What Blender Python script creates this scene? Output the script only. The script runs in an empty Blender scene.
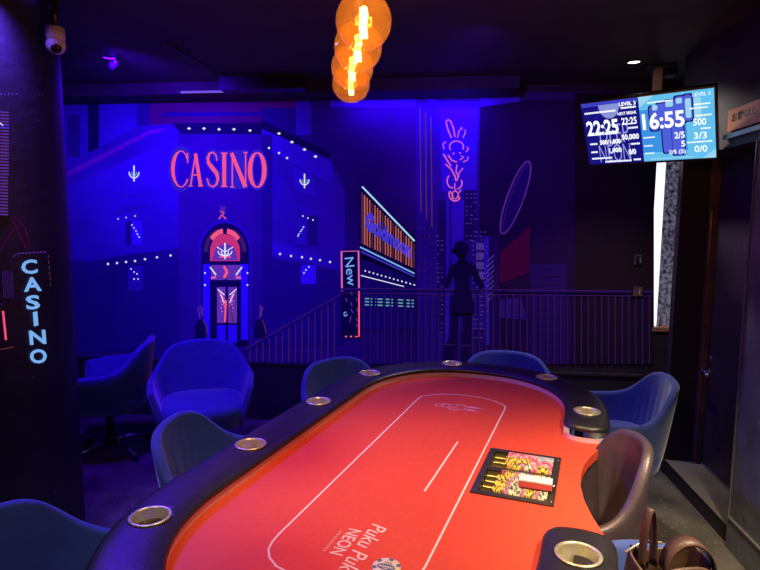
import bpy, math, random
import numpy as np
from mathutils import Vector, Matrix
random.seed(7)
C = bpy.context.scene.collection
PI = math.pi
# ---------------------------------------------------------------- camera
FP = 571.0; EYE = 1.6
YAW, PIT, ROL = math.radians(6.0), math.radians(6.3), math.radians(0.33)
f_ = np.array([-math.sin(YAW)*math.cos(PIT), math.cos(YAW)*math.cos(PIT), -math.sin(PIT)])
r0 = np.cross(f_, [0, 0, 1]); r0 /= np.linalg.norm(r0); u0 = np.cross(r0, f_)
r_ = r0*math.cos(ROL) + u0*math.sin(ROL); u_ = -r0*math.sin(ROL) + u0*math.cos(ROL)
cd = bpy.data.cameras.new('camera'); cam = bpy.data.objects.new('camera', cd); C.objects.link(cam)
cd.sensor_width = 36; cd.lens = FP/760*36; cd.clip_start = 0.02
cam.matrix_world = Matrix(((r_[0], u_[0], -f_[0], 0), (r_[1], u_[1], -f_[1], 0), (r_[2], u_[2], -f_[2], EYE), (0, 0, 0, 1)))
S = bpy.context.scene
S.camera = cam
S.view_settings.view_transform = 'Standard'; S.view_settings.look = 'None'
S.view_settings.gamma = 1; S.view_settings.exposure = 0.0; S.view_settings.use_curve_mapping = False
W = bpy.data.worlds.new('world'); S.world = W; W.use_nodes = True
W.node_tree.nodes['Background'].inputs[0].default_value = (0.25, 0.15, 0.6, 1)
W.node_tree.nodes['Background'].inputs[1].default_value = 0.004

def lamp(name, kind, loc, target, power, color, size=0.1, size_y=None, angle=90, blend=0.6):
    d = bpy.data.lights.new(name, kind); d.energy = power; d.color = color
    if kind == 'AREA':
        d.size = size
        if size_y: d.shape = 'RECTANGLE'; d.size_y = size_y
    else: d.shadow_soft_size = size
    if kind == 'SPOT': d.spot_size = math.radians(angle); d.spot_blend = blend
    o = bpy.data.objects.new(name, d); C.objects.link(o); o.location = loc
    if target is not None:
        o.rotation_euler = (Vector(target)-Vector(loc)).to_track_quat('-Z', 'Y').to_euler()
    return o
BLUE = (0.06, 0.0, 1.0)
lamp('blue_wall_light', 'SPOT', (-1.9, 3.2, 2.5), (-2.1, 4.4, 1.75), 190, BLUE, 0.08, angle=125, blend=1)
lamp('blue_chair_light', 'SPOT', (-1.9, 2.95, 2.5), (-1.5, 3.0, 0.5), 230, BLUE, 0.08, angle=120, blend=1)
lamp('blue_strip_light', 'AREA', (-0.2, 4.27, 2.5), (-0.2, 4.38, 1.6), 7, BLUE, 1.0, 0.05)
lamp('blue_mural_light', 'SPOT', (0.2, 3.0, 2.52), (0.15, 4.4, 1.6), 44, (0.10, 0.0, 1.0), 0.08, angle=120, blend=1)
lamp('blue_near_light', 'SPOT', (-1.84, 2.3, 2.55), (-1.3, 1.5, 0.6), 105, (0.17, 0.07, 1.0), 0.06, angle=140, blend=1)
lamp('downlight_beam', 'SPOT', (1.18, 3.75, 2.54), (1.15, 3.0, 0), 80, (1.0, 0.86, 0.75), 0.04, angle=110, blend=0.8)
lamp('right_floor_fill_beam', 'SPOT', (1.05, 0.9, 2.56), (1.2, 1.65, 0.0), 420, (1.0, 0.80, 0.55), 0.04, angle=67, blend=0.8)  # fill spot without a fixture, added to brighten the right floor and panel
lamp('table_downlight_beam', 'SPOT', (-0.1, 1.35, 2.56), (0.0, 1.78, 0.76), 140, (1.0, 0.68, 0.36), 0.05, angle=68, blend=1.0)
lamp('near_chair_fill_beam', 'SPOT', (-1.0, 0.5, 2.56), (-1.15, 1.35, 0.6), 30, (0.75, 0.85, 1.0), 0.04, angle=62, blend=1.0)  # unseen spot added to lift the near left armchair, no fixture
lamp('table_pool_beam', 'SPOT', (0.1, 1.75, 2.56), (0.03, 2.02, 0.76), 22, (1.0, 0.78, 0.5), 0.03, angle=34, blend=1.0)

# ---------------------------------------------------------------- pixel helpers (photo frame 760x570)
def ray(x, y): return f_*FP + r_*(x-380) - u_*(y-285)
def onY(x, y, Y):
    d = ray(x, y); t = Y/d[1]; return Vector((d[0]*t, Y, EYE+d[2]*t))
def onX(x, y, X):
    d = ray(x, y); t = X/d[0]; return Vector((X, d[1]*t, EYE+d[2]*t))
def onZ(x, y, Z):
    d = ray(x, y); t = (Z-EYE)/d[2]; return Vector((d[0]*t, d[1]*t, Z))

# ---------------------------------------------------------------- materials
def M(name, col, rough=0.6, metal=0.0, emit=None, es=1.0, noise=0.0, scale=8.0, bump=0.0, bscale=60.0, spec=None, sheen=0.0, coat=0.0):
    m = bpy.data.materials.new(name); m.use_nodes = True
    nt = m.node_tree; b = nt.nodes['Principled BSDF']
    b.inputs['Base Color'].default_value = (*col, 1); b.inputs['Roughness'].default_value = rough
    b.inputs['Metallic'].default_value = metal
    if spec is not None: b.inputs['Specular IOR Level'].default_value = spec
    if sheen: b.inputs['Sheen Weight'].default_value = sheen; b.inputs['Sheen Roughness'].default_value = 0.4
    if coat: b.inputs['Coat Weight'].default_value = coat; b.inputs['Coat Roughness'].default_value = 0.15
    if emit: b.inputs['Emission Color'].default_value = (*emit, 1); b.inputs['Emission Strength'].default_value = es
    tc = nt.nodes.new('ShaderNodeTexCoord')
    n = nt.nodes.new('ShaderNodeTexNoise'); n.inputs['Scale'].default_value = scale; n.inputs['Detail'].default_value = 6
    nt.links.new(tc.outputs['Object'], n.inputs['Vector'])
    if noise:
        rp = nt.nodes.new('ShaderNodeValToRGB')
        rp.color_ramp.elements[0].position = 0.3; rp.color_ramp.elements[1].position = 0.72
        rp.color_ramp.elements[0].color = (*[c*(1-noise) for c in col], 1)
        rp.color_ramp.elements[1].color = (*[min(1, c*(1+noise)) for c in col], 1)
        nt.links.new(n.outputs['Fac'], rp.inputs['Fac']); nt.links.new(rp.outputs['Color'], b.inputs['Base Color'])
    if bump:
        n2 = nt.nodes.new('ShaderNodeTexNoise'); n2.inputs['Scale'].default_value = bscale; n2.inputs['Detail'].default_value = 4
        nt.links.new(tc.outputs['Object'], n2.inputs['Vector'])
        bp = nt.nodes.new('ShaderNodeBump'); bp.inputs['Strength'].default_value = bump; bp.inputs['Distance'].default_value = 0.01
        nt.links.new(n2.outputs['Fac'], bp.inputs['Height']); nt.links.new(bp.outputs['Normal'], b.inputs['Normal'])
    return m
def glow(name, col, s=1.0): return M(name, tuple(c*0.06 for c in col), 0.6, emit=col, es=s, spec=0.2)

def speckled(name, col, spot, scale, thr, rough=0.5, noise=0.4, nscale=3, spec=0.5):
    m = M(name, col, rough, noise=noise, scale=nscale, spec=spec, bump=0.25, bscale=25)
    nt = m.node_tree; b = nt.nodes['Principled BSDF']
    src = b.inputs['Base Color'].links[0].from_socket
    tc = [n for n in nt.nodes if n.type == 'TEX_COORD'][0]
    v = nt.nodes.new('ShaderNodeTexVoronoi'); v.inputs['Scale'].default_value = scale
    nt.links.new(tc.outputs['Object'], v.inputs['Vector'])
    n3 = nt.nodes.new('ShaderNodeTexNoise'); n3.inputs['Scale'].default_value = 2.2
    nt.links.new(tc.outputs['Object'], n3.inputs['Vector'])
    mu = nt.nodes.new('ShaderNodeMath'); mu.operation = 'MULTIPLY'; mu.inputs[1].default_value = thr*2
    nt.links.new(n3.outputs['Fac'], mu.inputs[0])
    lt = nt.nodes.new('ShaderNodeMath'); lt.operation = 'LESS_THAN'
    nt.links.new(v.outputs['Distance'], lt.inputs[0]); nt.links.new(mu.outputs[0], lt.inputs[1])
    mx = nt.nodes.new('ShaderNodeMix'); mx.data_type = 'RGBA'
    nt.links.new(lt.outputs[0], mx.inputs['Factor']); nt.links.new(src, mx.inputs['A']); mx.inputs['B'].default_value = (*spot, 1)
    nt.links.new(mx.outputs['Result'], b.inputs['Base Color'])
    return m

# ---------------------------------------------------------------- mesh builder
class MB:
    def __init__(s): s.v = []; s.f = []; s.m = []
    def add(s, vs, fs, mi=0):
        o = len(s.v); s.v += [tuple(p) for p in vs]
        for f in fs: s.f.append(tuple(i+o for i in f)); s.m.append(mi)
    def box(s, c, d, mi=0, R=None):
        cx, cy, cz = c; hx, hy, hz = d[0]/2, d[1]/2, d[2]/2
        vs = [Vector((x*hx, y*hy, z*hz)) for x in (-1, 1) for y in (-1, 1) for z in (-1, 1)]
        if R is not None: vs = [R @ p for p in vs]
        vs = [(p.x+cx, p.y+cy, p.z+cz) for p in vs]
        s.add(vs, [(0, 1, 3, 2), (4, 6, 7, 5), (0, 4, 5, 1), (2, 3, 7, 6), (0, 2, 6, 4), (1, 5, 7, 3)], mi)
    def span(s, a, b, mi=0):
        s.box([(a[i]+b[i])/2 for i in range(3)], [abs(b[i]-a[i]) for i in range(3)], mi)
    def lathe(s, prof, c=(0, 0, 0), n=24, mi=0, R=None, caps=True):
        vs = []
        for (r, z) in prof:
            for k in range(n):
                a = 2*PI*k/n; p = Vector((r*math.cos(a), r*math.sin(a), z))
                if R is not None: p = R @ p
                vs.append((p.x+c[0], p.y+c[1], p.z+c[2]))
        fs = []
        for i in range(len(prof)-1):
            for k in range(n):
                k2 = (k+1) % n; fs.append((i*n+k, i*n+k2, (i+1)*n+k2, (i+1)*n+k))
        if caps:
            if prof[0][0] > 1e-6: fs.append(tuple(range(n-1, -1, -1)))
            if prof[-1][0] > 1e-6: fs.append(tuple((len(prof)-1)*n+k for k in range(n)))
        s.add(vs, fs, mi)
    def tube(s, pts, rad, n=8, mi=0):
        pts = [Vector(p) for p in pts]; rings = []
        for i, p in enumerate(pts):
            t = (pts[min(i+1, len(pts)-1)]-pts[max(i-1, 0)]).normalized()
            up = Vector((0, 0, 1)) if abs(t.z) < 0.9 else Vector((0, 1, 0))
            a = t.cross(up).normalized(); b = a.cross(t)
            r = rad[i] if isinstance(rad, (list, tuple)) else rad
            rings += [p+a*r*math.cos(2*PI*k/n)+b*r*math.sin(2*PI*k/n) for k in range(n)]
        fs = [(i*n+k, i*n+(k+1) % n, (i+1)*n+(k+1) % n, (i+1)*n+k) for i in range(len(pts)-1) for k in range(n)]
        fs += [tuple(range(n-1, -1, -1)), tuple((len(pts)-1)*n+k for k in range(n))]
        s.add(rings, fs, mi)
    def grid(s, rows, closed=False, mi=0, cap=False):
        n = len(rows[0]); vs = [p for r in rows for p in r]; fs = []
        for i in range(len(rows)-1):
            for k in range(n if closed else n-1):
                k2 = (k+1) % n; fs.append((i*n+k, i*n+k2, (i+1)*n+k2, (i+1)*n+k))
        if cap: fs += [tuple(range(n-1, -1, -1)), tuple((len(rows)-1)*n+k for k in range(n))]
        s.add(vs, fs, mi)
    def build(s, name, mats, parent=None, smooth=False, bevel=0, subsurf=0):
        me = bpy.data.meshes.new(name); me.from_pydata(s.v, [], s.f)
        if not isinstance(mats, (list, tuple)): mats = [mats]
        for m in mats: me.materials.append(m)
        me.polygons.foreach_set('material_index', s.m)
        if smooth: me.polygons.foreach_set('use_smooth', [True]*len(me.polygons))
        me.validate(); me.update()
        o = bpy.data.objects.new(name, me); C.objects.link(o)
        if parent is not None: o.parent = parent
        if bevel:
            b = o.modifiers.new('bevel', 'BEVEL'); b.width = bevel; b.segments = 2; b.limit_method = 'ANGLE'
        if subsurf:
            b = o.modifiers.new('sub', 'SUBSURF'); b.levels = subsurf; b.render_levels = subsurf
        return o
def thing(name, label, cat, loc=(0, 0, 0), rz=0, group=None):
    o = bpy.data.objects.new(name, None); C.objects.link(o); o.location = loc; o.rotation_euler = (0, 0, rz)
    o['label'] = label; o['category'] = cat
    if group: o['group'] = group
    return o
def tag(o, label, cat, group=None):
    o['label'] = label; o['category'] = cat
    if group: o['group'] = group
    return o
def struct(o): o['kind'] = 'structure'; return o
def copy_tree(o, parent=None):
    c = o.copy(); C.objects.link(c)
    if parent is not None: c.parent = parent
    for ch in list(o.children): copy_tree(ch, c)
    return c
def text_mesh(s, bold=0.0):
    cu = bpy.data.curves.new('t', 'FONT'); cu.body = s; cu.size = 1; cu.offset = bold; cu.resolution_u = 3
    o = bpy.data.objects.new('t', cu); C.objects.link(o)
    dg = bpy.context.evaluated_depsgraph_get(); dg.update()
    me = bpy.data.meshes.new_from_object(o.evaluated_get(dg))
    vs = [v.co.copy() for v in me.vertices]; fs = [tuple(p.vertices) for p in me.polygons]
    bpy.data.objects.remove(o); bpy.data.curves.remove(cu); bpy.data.meshes.remove(me)
    if vs:
        x0 = min(v.x for v in vs); x1 = max(v.x for v in vs); y0 = min(v.y for v in vs); y1 = max(v.y for v in vs)
        w = max(x1-x0, 1e-6); h = max(y1-y0, 1e-6)
        vs = [((v.x-x0)/w, (v.y-y0)/h) for v in vs]
    return vs, fs
def put_text(mb, s, fn, mi=0, bold=0.0):
    """fn maps unit-box (u right, v up) to a 3D point"""
    vs, fs = text_mesh(s, bold)
    if vs: mb.add([fn(u, v) for u, v in vs], fs, mi)
def stroke2(pts, w):
    """polyline -> list of quads (2D); w is a width or a list"""
    out = []; n = len(pts)
    ws = w if isinstance(w, (list, tuple)) else [w]*n
    L = []; Rr = []
    for i in range(n):
        a = pts[max(i-1, 0)]; b = pts[min(i+1, n-1)]
        dx, dy = b[0]-a[0], b[1]-a[1]; l = math.hypot(dx, dy) or 1
        nx, ny = -dy/l*ws[i]/2, dx/l*ws[i]/2
        L.append((pts[i][0]+nx, pts[i][1]+ny)); Rr.append((pts[i][0]-nx, pts[i][1]-ny))
    for i in range(n-1): out.append([L[i], L[i+1], Rr[i+1], Rr[i]])
    return out
def arc(cx, cy, rx, ry, a0, a1, n=14, tilt=0):
    o = []
    for i in range(n+1):
        a = math.radians(a0+(a1-a0)*i/n); x, y = rx*math.cos(a), ry*math.sin(a); t = math.radians(tilt)
        o.append((cx+x*math.cos(t)-y*math.sin(t), cy+x*math.sin(t)+y*math.cos(t)))
    return o
class Paint:
    """flat paint on a surface: pixel-plan coordinates mapped onto the wall"""
    def __init__(s, fn, step=0.0006): s.mb = MB(); s.fn = fn; s.mats = []; s.step = step; s.k = {}
    def mi(s, m):
        if m not in s.mats: s.mats.append(m)
        return s.mats.index(m)
    def poly(s, pts, m, z=1): s.mb.add([s.fn(x, y, z*s.step) for x, y in pts], [tuple(range(len(pts)))], s.mi(m))
    def rect(s, x0, y0, x1, y1, m, z=1): s.poly([(x0, y0), (x1, y0), (x1, y1), (x0, y1)], m, z)
    def line(s, pts, w, m, z=3):
        for q in stroke2(pts, w): s.poly(q, m, z)
    def dot(s, x, y, r, m, z=4): s.poly([(x+r*math.cos(a*PI/4), y+r*math.sin(a*PI/4)) for a in range(8)], m, z)
    def text(s, t, p0, ux, uy, m, z=3, bold=0.0):
        put_text(s.mb, t, lambda u, v: s.fn(p0[0]+ux[0]*u+uy[0]*v, p0[1]+ux[1]*u+uy[1]*v, z*s.step), s.mi(m), bold)

# ================================================================ SETTING
YB = 4.4; ZC = 2.6
m_floor = speckled('floor_concrete', (0.105, 0.095, 0.078), (0.42, 0.36, 0.27), 26, 0.10, rough=0.42, noise=0.55, nscale=4, spec=0.5)
m_black = M('black_paint', (0.018, 0.014, 0.02), 0.7, noise=0.3)
m_ceil = M('ceiling_black', (0.035, 0.025, 0.028), 0.75, noise=0.4, scale=3, bump=0.1, bscale=12)
m_wall = M('wall_black', (0.03, 0.02, 0.032), 0.65, noise=0.4, scale=4, bump=0.15, bscale=20)
m_panel = speckled('wall_panel_grey', (0.13, 0.14, 0.17), (0.5, 0.48, 0.45), 16, 0.045, rough=0.55, noise=0.3, nscale=5)
m_door = speckled('door_violet_black', (0.03, 0.02, 0.045), (0.4, 0.4, 0.4), 16, 0.04, rough=0.45, noise=0.3, nscale=5)
m_brown = M('post_brown', (0.15, 0.08, 0.07), 0.5, noise=0.3)
m_edge = M('edge_aluminium', (0.35, 0.33, 0.31), 0.4, 0.7, noise=0.2)
m_gold = M('brass_steel', (0.95, 0.82, 0.52), 0.32, 0.7, noise=0.25, scale=25)
m_chrome = M('chrome', (0.8, 0.8, 0.82), 0.12, 1.0)
m_white_pl = M('white_plastic', (0.75, 0.68, 0.72), 0.35, noise=0.05)
m_dark_pl = M('dark_plastic', (0.02, 0.02, 0.022), 0.3)

def block(name, a, b, m): 
    mb = MB(); mb.span(a, b); return struct(mb.build(name, m))
block('floor', (-3.7, -1.6, -0.05), (2.2, 4.6, 0), m_floor)
block('ceiling', (-3.7, -1.6, ZC), (2.2, 4.6, ZC+0.05), m_ceil)
block('wall_left', (-3.75, -1.6, 0), (-3.65, 4.6, ZC), m_wall)
block('wall_front', (-3.7, -1.65, 0), (2.2, -1.55, ZC), m_wall)
# back wall around the tall slit window
mb = MB()
mb.span((-3.7, YB, 0), (1.55, YB+0.12, ZC)); mb.span((1.55, YB, 0), (2.2, YB+0.12, 0.80)); mb.span((1.55, YB, 2.3), (2.2, YB+0.12, ZC))
struct(mb.build('wall_back', m_wall))
# right wall: grey near panel, lintel over the raised door recess
mb = MB(); mb.span((1.45, -1.6, 0), (1.6, 2.86, ZC)); struct(mb.build('wall_right', m_panel))
mb = MB(); mb.span((1.45, 2.86, 1.985), (1.66, 3.68, ZC)); struct(mb.build('trim_1', m_wall))
mb = MB(); mb.span((1.45, 3.68, 0), (2.2, 3.74, ZC)); struct(mb.build('wall_end', m_wall))
mb = MB(); mb.span((2.15, 3.74, 0), (2.2, YB, ZC)); struct(mb.build('wall_recess', m_wall))
mb = MB(); mb.span((1.452, 2.86, 0), (1.66, 3.679, 0.098)); struct(mb.build('trim_2', m_black))
mb = MB(); mb.span((1.45, 2.86, 0.098), (1.65, 3.68, 0.102)); struct(mb.build('trim_3', speckled('step_concrete', (0.16, 0.14, 0.12), (0.3, 0.26, 0.2), 20, 0.05)))
mb = MB(); mb.span((1.449, 2.857, 0), (1.443, 2.864, 1.985)); struct(mb.build('trim_4', m_edge))
mb = MB(); mb.span((1.44, -1.5, 0), (1.45, 2.855, 0.155), 0); mb.span((1.436, -1.5, 0.155), (1.45, 2.855, 0.162), 1)
struct(mb.build('baseboard_right', [m_panel, m_edge]))
mb = MB(); mb.span((1.443, 2.86, 0.0), (1.45, 3.68, 0.008), 0); struct(mb.build('trim_5', m_edge))
mb = MB(); mb.span((1.615, 3.635, 0.102), (1.65, 3.68, 1.985)); struct(mb.build('trim_6', m_brown))
# sliding door
dr = thing('door_1', '', 'door', (1.65, 3.25, 0.102)); del dr['label']; del dr['category']; struct(dr)
mb = MB(); mb.span((0.0, -0.39, 0), (0.04, 0.385, 1.883)); mb.span((-0.003, -0.39, 0), (0.0, 0.385, 0.012), 1)
mb.build('door_leaf', [m_door, m_edge], dr)
hz = 0.70-0.102
mb = MB(); mb.lathe([(0.016, 0), (0.016, 0.01), (0.009, 0.012), (0.009, 0.05)], (0, 0.36, hz), 16, 0, Matrix.Rotation(-PI/2, 3, 'Y'))
mb.tube([(-0.045, 0.36, hz), (-0.048, 0.33, hz), (-0.048, 0.26, hz)], 0.008)
hd = mb.build('door_handle', m_chrome, dr, True); hd['label'] = 'chrome lever handle'
mb = MB(); mb.lathe([(0.016, 0), (0.016, 0.008), (0.006, 0.012)], (0, 0.345, hz+0.085), 16, 0, Matrix.Rotation(-PI/2, 3, 'Y'))
mb.build('lock_cylinder', m_chrome, dr, True)
# slit window
wn = thing('window_1', '', '', (1.55, YB, 0.8)); del wn['label']; del wn['category']; struct(wn)
mb = MB(); mb.span((0.0, 0.05, 0.03), (0.082, 0.06, 1.5)); mb.build('window_pane', glow('lit_frosted_pane', (0.86, 0.9, 1.0), 1.3), wn)
film = M('grey_window_film', (0.2, 0.2, 0.24), 0.5, emit=(0.5, 0.52, 0.7), es=0.22, noise=0.5, scale=40)
nt = film.node_tree; b = nt.nodes['Principled BSDF']; nz = [n for n in nt.nodes if n.type == 'TEX_NOISE'][0]
mp = nt.nodes.new('ShaderNodeMapRange'); mp.inputs['From Min'].default_value = 0.35; mp.inputs['From Max'].default_value = 0.7; mp.inputs['To Max'].default_value = 0.26
nt.links.new(nz.outputs['Fac'], mp.inputs['Value']); nt.links.new(mp.outputs['Result'], b.inputs['Emission Strength'])
mb = MB(); mb.span((0.082, 0.045, 0.03), (0.5, 0.06, 1.5)); mb.build('window_film', film, wn)
mb = MB(); mb.span((0.035, -0.01, 0.0), (0.5, 0.06, 0.03)); mb.build('window_sill', M('sill_wood', (0.45, 0.2, 0.1), 0.5, noise=0.3), wn)
# soffit and dado
block('trim_7', (-3.65, 4.1, 2.515), (0.52, YB, ZC), m_ceil)
block('trim_8', (-3.65, YB-0.04, 0.0), (1.53, YB, 0.455), m_black)
mb = MB(); mb.span((-3.65, YB-0.05, 0.455), (1.53, YB, 0.47)); struct(mb.build('trim_9', m_black))

# ================================================================ MURAL (flat paint on the back wall)
mw = lambda x, y, z: (lambda p: (p.x, p.y, p.z))(onY(x, y, YB-0.004-z))
P = Paint(mw)
def pm(name, c, n=0.15, s=3): return M('paint_'+name, c, 0.8, noise=n, scale=s, spec=0.15)
p_base = pm('indigo', (0.07, 0.015, 0.20), 0.35, 1.5); p_blue = pm('blue', (0.10, 0.04, 0.44), 0.3, 1.2); p_mid = pm('mid_blue', (0.09, 0.03, 0.36))
p_ctr = pm('deep_blue', (0.09, 0.03, 0.26), 0.3, 1.5); p_dark = pm('dark', (0.02, 0.006, 0.07)); p_dk2 = pm('dim_violet', (0.05, 0.012, 0.2)); p_vio = pm('violet', (0.40, 0.03, 0.40)); p_mar = pm('maroon_violet', (0.20, 0.01, 0.13)); p_bright = pm('bright_blue', (0.14, 0.06, 0.85), 0.05)
n_red = glow('fluorescent_red', (1.0, 0.10, 0.22), 0.9); n_pink = glow('fluorescent_pink', (0.95, 0.16, 0.62), 0.75)  # emission in these paints stands in for fluorescence under the blue lamps
n_white = glow('fluorescent_white', (0.75, 0.8, 1.0), 0.95); n_cyan = glow('fluorescent_cyan', (0.20, 0.45, 1.0), 0.9)
n_or = glow('fluorescent_orange', (0.78, 0.18, 0.12), 0.6); n_vio = glow('fluorescent_violet', (0.26, 0.06, 0.9), 0.42); n_teal = glow('fluorescent_teal', (0.2, 0.6, 0.62), 0.6)
n_mag = glow('fluorescent_magenta', (0.30, 0.0, 0.25), 0.09); n_blue2 = glow('fluorescent_blue', (0.09, 0.06, 1.0), 0.6); n_dimor = glow('dim_orange_paint', (0.42, 0.10, 0.20), 0.22)
n_dimv = glow('dim_violet_paint', (0.13, 0.03, 0.40), 0.26); n_win = glow('window_violet_paint', (0.17, 0.08, 0.6), 0.4); n_ring = glow('ring_violet_paint', (0.26, 0.05, 0.85), 0.26)
P.rect(20, 92, 654, 364, p_base, 0)
# far left tower and windows
P.poly([(62, 97), (150, 96), (150, 150), (64, 186)], p_mid, 1)
P.rect(62, 97, 88, 165, p_blue, 2); P.rect(68, 115, 80, 157, p_dk2, 3); P.rect(66, 108, 84, 111, p_mid, 3)
P.rect(88, 97, 99, 152, p_dark, 3); P.rect(99, 99, 137, 146, p_blue, 2); P.rect(137, 94, 150, 128, p_dk2, 4)
# casino building: left wing
P.poly([(66, 178), (182, 132), (182, 345), (70, 355)], p_blue, 4)
P.poly([(66, 166), (137, 126), (182, 123), (182, 137), (66, 186)], p_mid, 5)
P.poly([(66, 172), (150, 130), (182, 127), (182, 130), (150, 134), (66, 178)], p_vio, 6)
P.poly([(70, 262), (182, 248), (182, 345), (70, 355)], p_dk2, 5)
P.poly([(84, 262), (184, 246), (184, 234), (84, 252)], p_blue, 6)
P.poly([(112, 213), (122, 206), (140, 204), (158, 206), (140, 209), (116, 216)], p_mid, 6)
P.rect(132, 221, 142, 245, p_bright, 7); P.rect(126, 221, 131, 245, p_dk2, 7); P.rect(128, 266, 143, 290, p_mid, 7); P.rect(118, 195, 145, 196.5, p_mid, 7)
# centre tower
P.poly([(172, 123), (262, 123), (262, 134), (181, 134)], p_dark, 8)
P.poly([(137, 97), (262, 97), (262, 125), (150, 127), (137, 130)], p_mar, 3); P.rect(262, 97, 296, 108, p_mar, 4); P.poly([(165, 112), (262, 112), (262, 116), (160, 117)], p_dk2, 4)
P.poly([(150, 137), (170, 127), (178, 124.5), (178, 140)], p_mid, 7)
P.poly([(178, 134), (262, 134), (264, 345), (180, 345)], p_ctr, 7)
P.rect(262, 135, 272, 345, p_dk2, 8)
# right wing
P.poly([(262, 128), (330, 160), (345, 190), (345, 345), (262, 345)], p_mid, 4)
P.poly([(262, 128), (332, 162), (332, 185), (262, 146)], p_blue, 5)
P.poly([(262, 120), (330, 153), (330, 158), (262, 129)], p_dark, 6)
P.poly([(264, 239), (335, 260), (335, 268), (264, 252)], p_blue, 6)
P.poly([(264, 256), (345, 272), (345, 345), (264, 345)], p_dk2, 6)
P.poly([(292, 166), (312, 175), (318, 198), (294, 188)], p_blue, 6)
P.poly([(292, 206), (304, 205), (312, 210), (326, 215), (312, 215), (296, 210)], p_blue, 6)
P.rect(297, 218, 307, 244, p_blue, 6); P.rect(308, 216, 318, 246, p_dk2, 6); P.rect(301, 265, 316, 284, p_bright, 7)
P.rect(330, 97, 520, 107, p_bright, 2); P.rect(296, 98, 311, 135, p_blue, 3)  # bright top strip puts the ceiling lamp's wash into the paint
P.poly([(262, 100), (296, 100), (296, 150), (262, 120)], p_dk2, 3)
# bulbs
for x, y in [(189, 128.5), (204, 128.5), (219, 129.3), (234, 129.3), (250, 130.5), (279, 133.5), (292, 142), (304.5, 149.5), (315.5, 156.5)]: P.poly([(x-2, y), (x, y-1.2), (x+2, y), (x, y+1.2)], n_white, 9); P.dot(x, y, 1.3, n_white, 10)
for x, y in [(269, 148), (279, 153), (287, 158), (108, 264), (117, 263), (126, 262), (135, 261), (145, 259.2), (157, 257.3), (170.5, 255.5), (280, 254), (291, 256), (302, 257.2), (311, 258.8), (320, 260.2), (330, 262)]: P.dot(x, y, 1.15, n_white, 10)
for x, y in [(118, 219), (126, 217.5), (135, 216), (132, 225), (134, 228), (136, 231), (137.5, 234), (139, 237), (303, 216), (308, 218), (313, 220), (303.5, 227), (302, 229.5), (300.5, 231.5), (299, 234), (298, 236), (131, 269), (134, 272), (137, 274), (134, 279), (138, 279), (309, 267), (306, 270), (304, 273), (60, 120)]: P.dot(x, y, 0.75, n_white, 10)
# candelabras
for cx, cy, s in [(134, 173.5, 1), (304.5, 181, 0.9)]:
    P.line([(cx, cy-8*s), (cx, cy+8*s)], 1.3, n_white, 10)
    P.line(arc(cx, cy-1.5, 5*s, 6*s, 0, 180, 8), 1.1, n_white, 10); P.line(arc(cx, cy-1.5, 2.6*s, 4*s, 0, 180, 8), 0.9, n_teal, 10)
# CASINO lettering
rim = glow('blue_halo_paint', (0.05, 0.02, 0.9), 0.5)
def serif(x, y, w=5): P.line([(x-w/2, y), (x+w/2, y)], 1.0, n_red, 12)
wC = [2.4, 1.2, 1, 1.2, 2.2, 3.2, 3.6, 3.6, 3.2, 2.4, 1.6, 1.1, 1.0, 1.2, 1.4]
P.line(arc(181, 169, 8.2, 18, -35, -325, 14), wC, n_red, 12); P.line([(187.5, 153), (187.7, 163)], 1.2, n_red, 12)
P.line([(190.5, 186), (195.6, 154)], 1.4, n_red, 12); P.line([(195.4, 153.5), (200.6, 186)], 3.4, n_red, 12); P.line([(192.5, 175), (199, 175)], 1.3, n_red, 12); serif(190.5, 186, 4); serif(200.6, 186, 5.5)
sp = [(217, 161), (216, 155), (212.8, 152.2), (209.5, 153.5), (207.8, 158), (208.6, 163), (212.5, 168), (216.8, 173.5), (218, 179), (216.5, 184.3), (213, 186.8), (209, 185), (207, 178)]
P.line(sp, [1, 1.4, 1.6, 2, 2.6, 3.4, 4, 3.8, 2.8, 2, 1.6, 1.4, 1], n_red, 12)
P.line([(224.2, 153), (224.2, 186.5)], 3.8, n_red, 12); serif(224.2, 153, 7); serif(224.2, 186.5, 7)
P.line([(232.3, 153), (232.3, 187)], 1.3, n_red, 12); P.line([(231.5, 153), (245.4, 187)], [3.6, 4.2], n_red, 12); P.line([(245.6, 152), (245.6, 187)], 1.3, n_red, 12); serif(232.3, 187, 4.5); serif(245.4, 152.5, 4.5)
oo = arc(257.2, 170, 7.2, 17.2, 0, 360, 24)
P.line(oo, [3.6*abs(math.cos(2*PI*i/24))+1.0 for i in range(25)], n_red, 12)
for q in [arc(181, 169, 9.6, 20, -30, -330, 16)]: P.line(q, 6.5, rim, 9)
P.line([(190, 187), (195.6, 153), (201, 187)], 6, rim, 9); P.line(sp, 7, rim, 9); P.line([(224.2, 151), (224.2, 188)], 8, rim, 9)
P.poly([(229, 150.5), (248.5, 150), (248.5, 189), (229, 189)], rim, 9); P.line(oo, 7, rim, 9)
# small rabbit crest above the entrance
def rabbit(cx, cy, s, m, z=12):
    P.line([(cx-1*s, cy-3*s), (cx-3*s, cy-8*s), (cx-1*s, cy-10*s), (cx, cy-4*s)], 0.9*min(s, 1.2), m, z)
    P.line([(cx+1*s, cy-3*s), (cx+2*s, cy-8*s), (cx+3.6*s, cy-9*s), (cx+2.4*s, cy-3*s)], 0.9*min(s, 1.2), m, z)
    P.line(arc(cx, cy, 3*s, 2.6*s, 0, 360, 12), 1.0*min(s, 1.2), m, z)
rabbit(222.5, 213, 0.75, n_vio); P.line([(219, 219), (222, 215), (226, 219)], 1.2, n_red, 12); P.line([(220, 211), (224, 213), (221, 216)], 1.2, n_red, 12)
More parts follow.
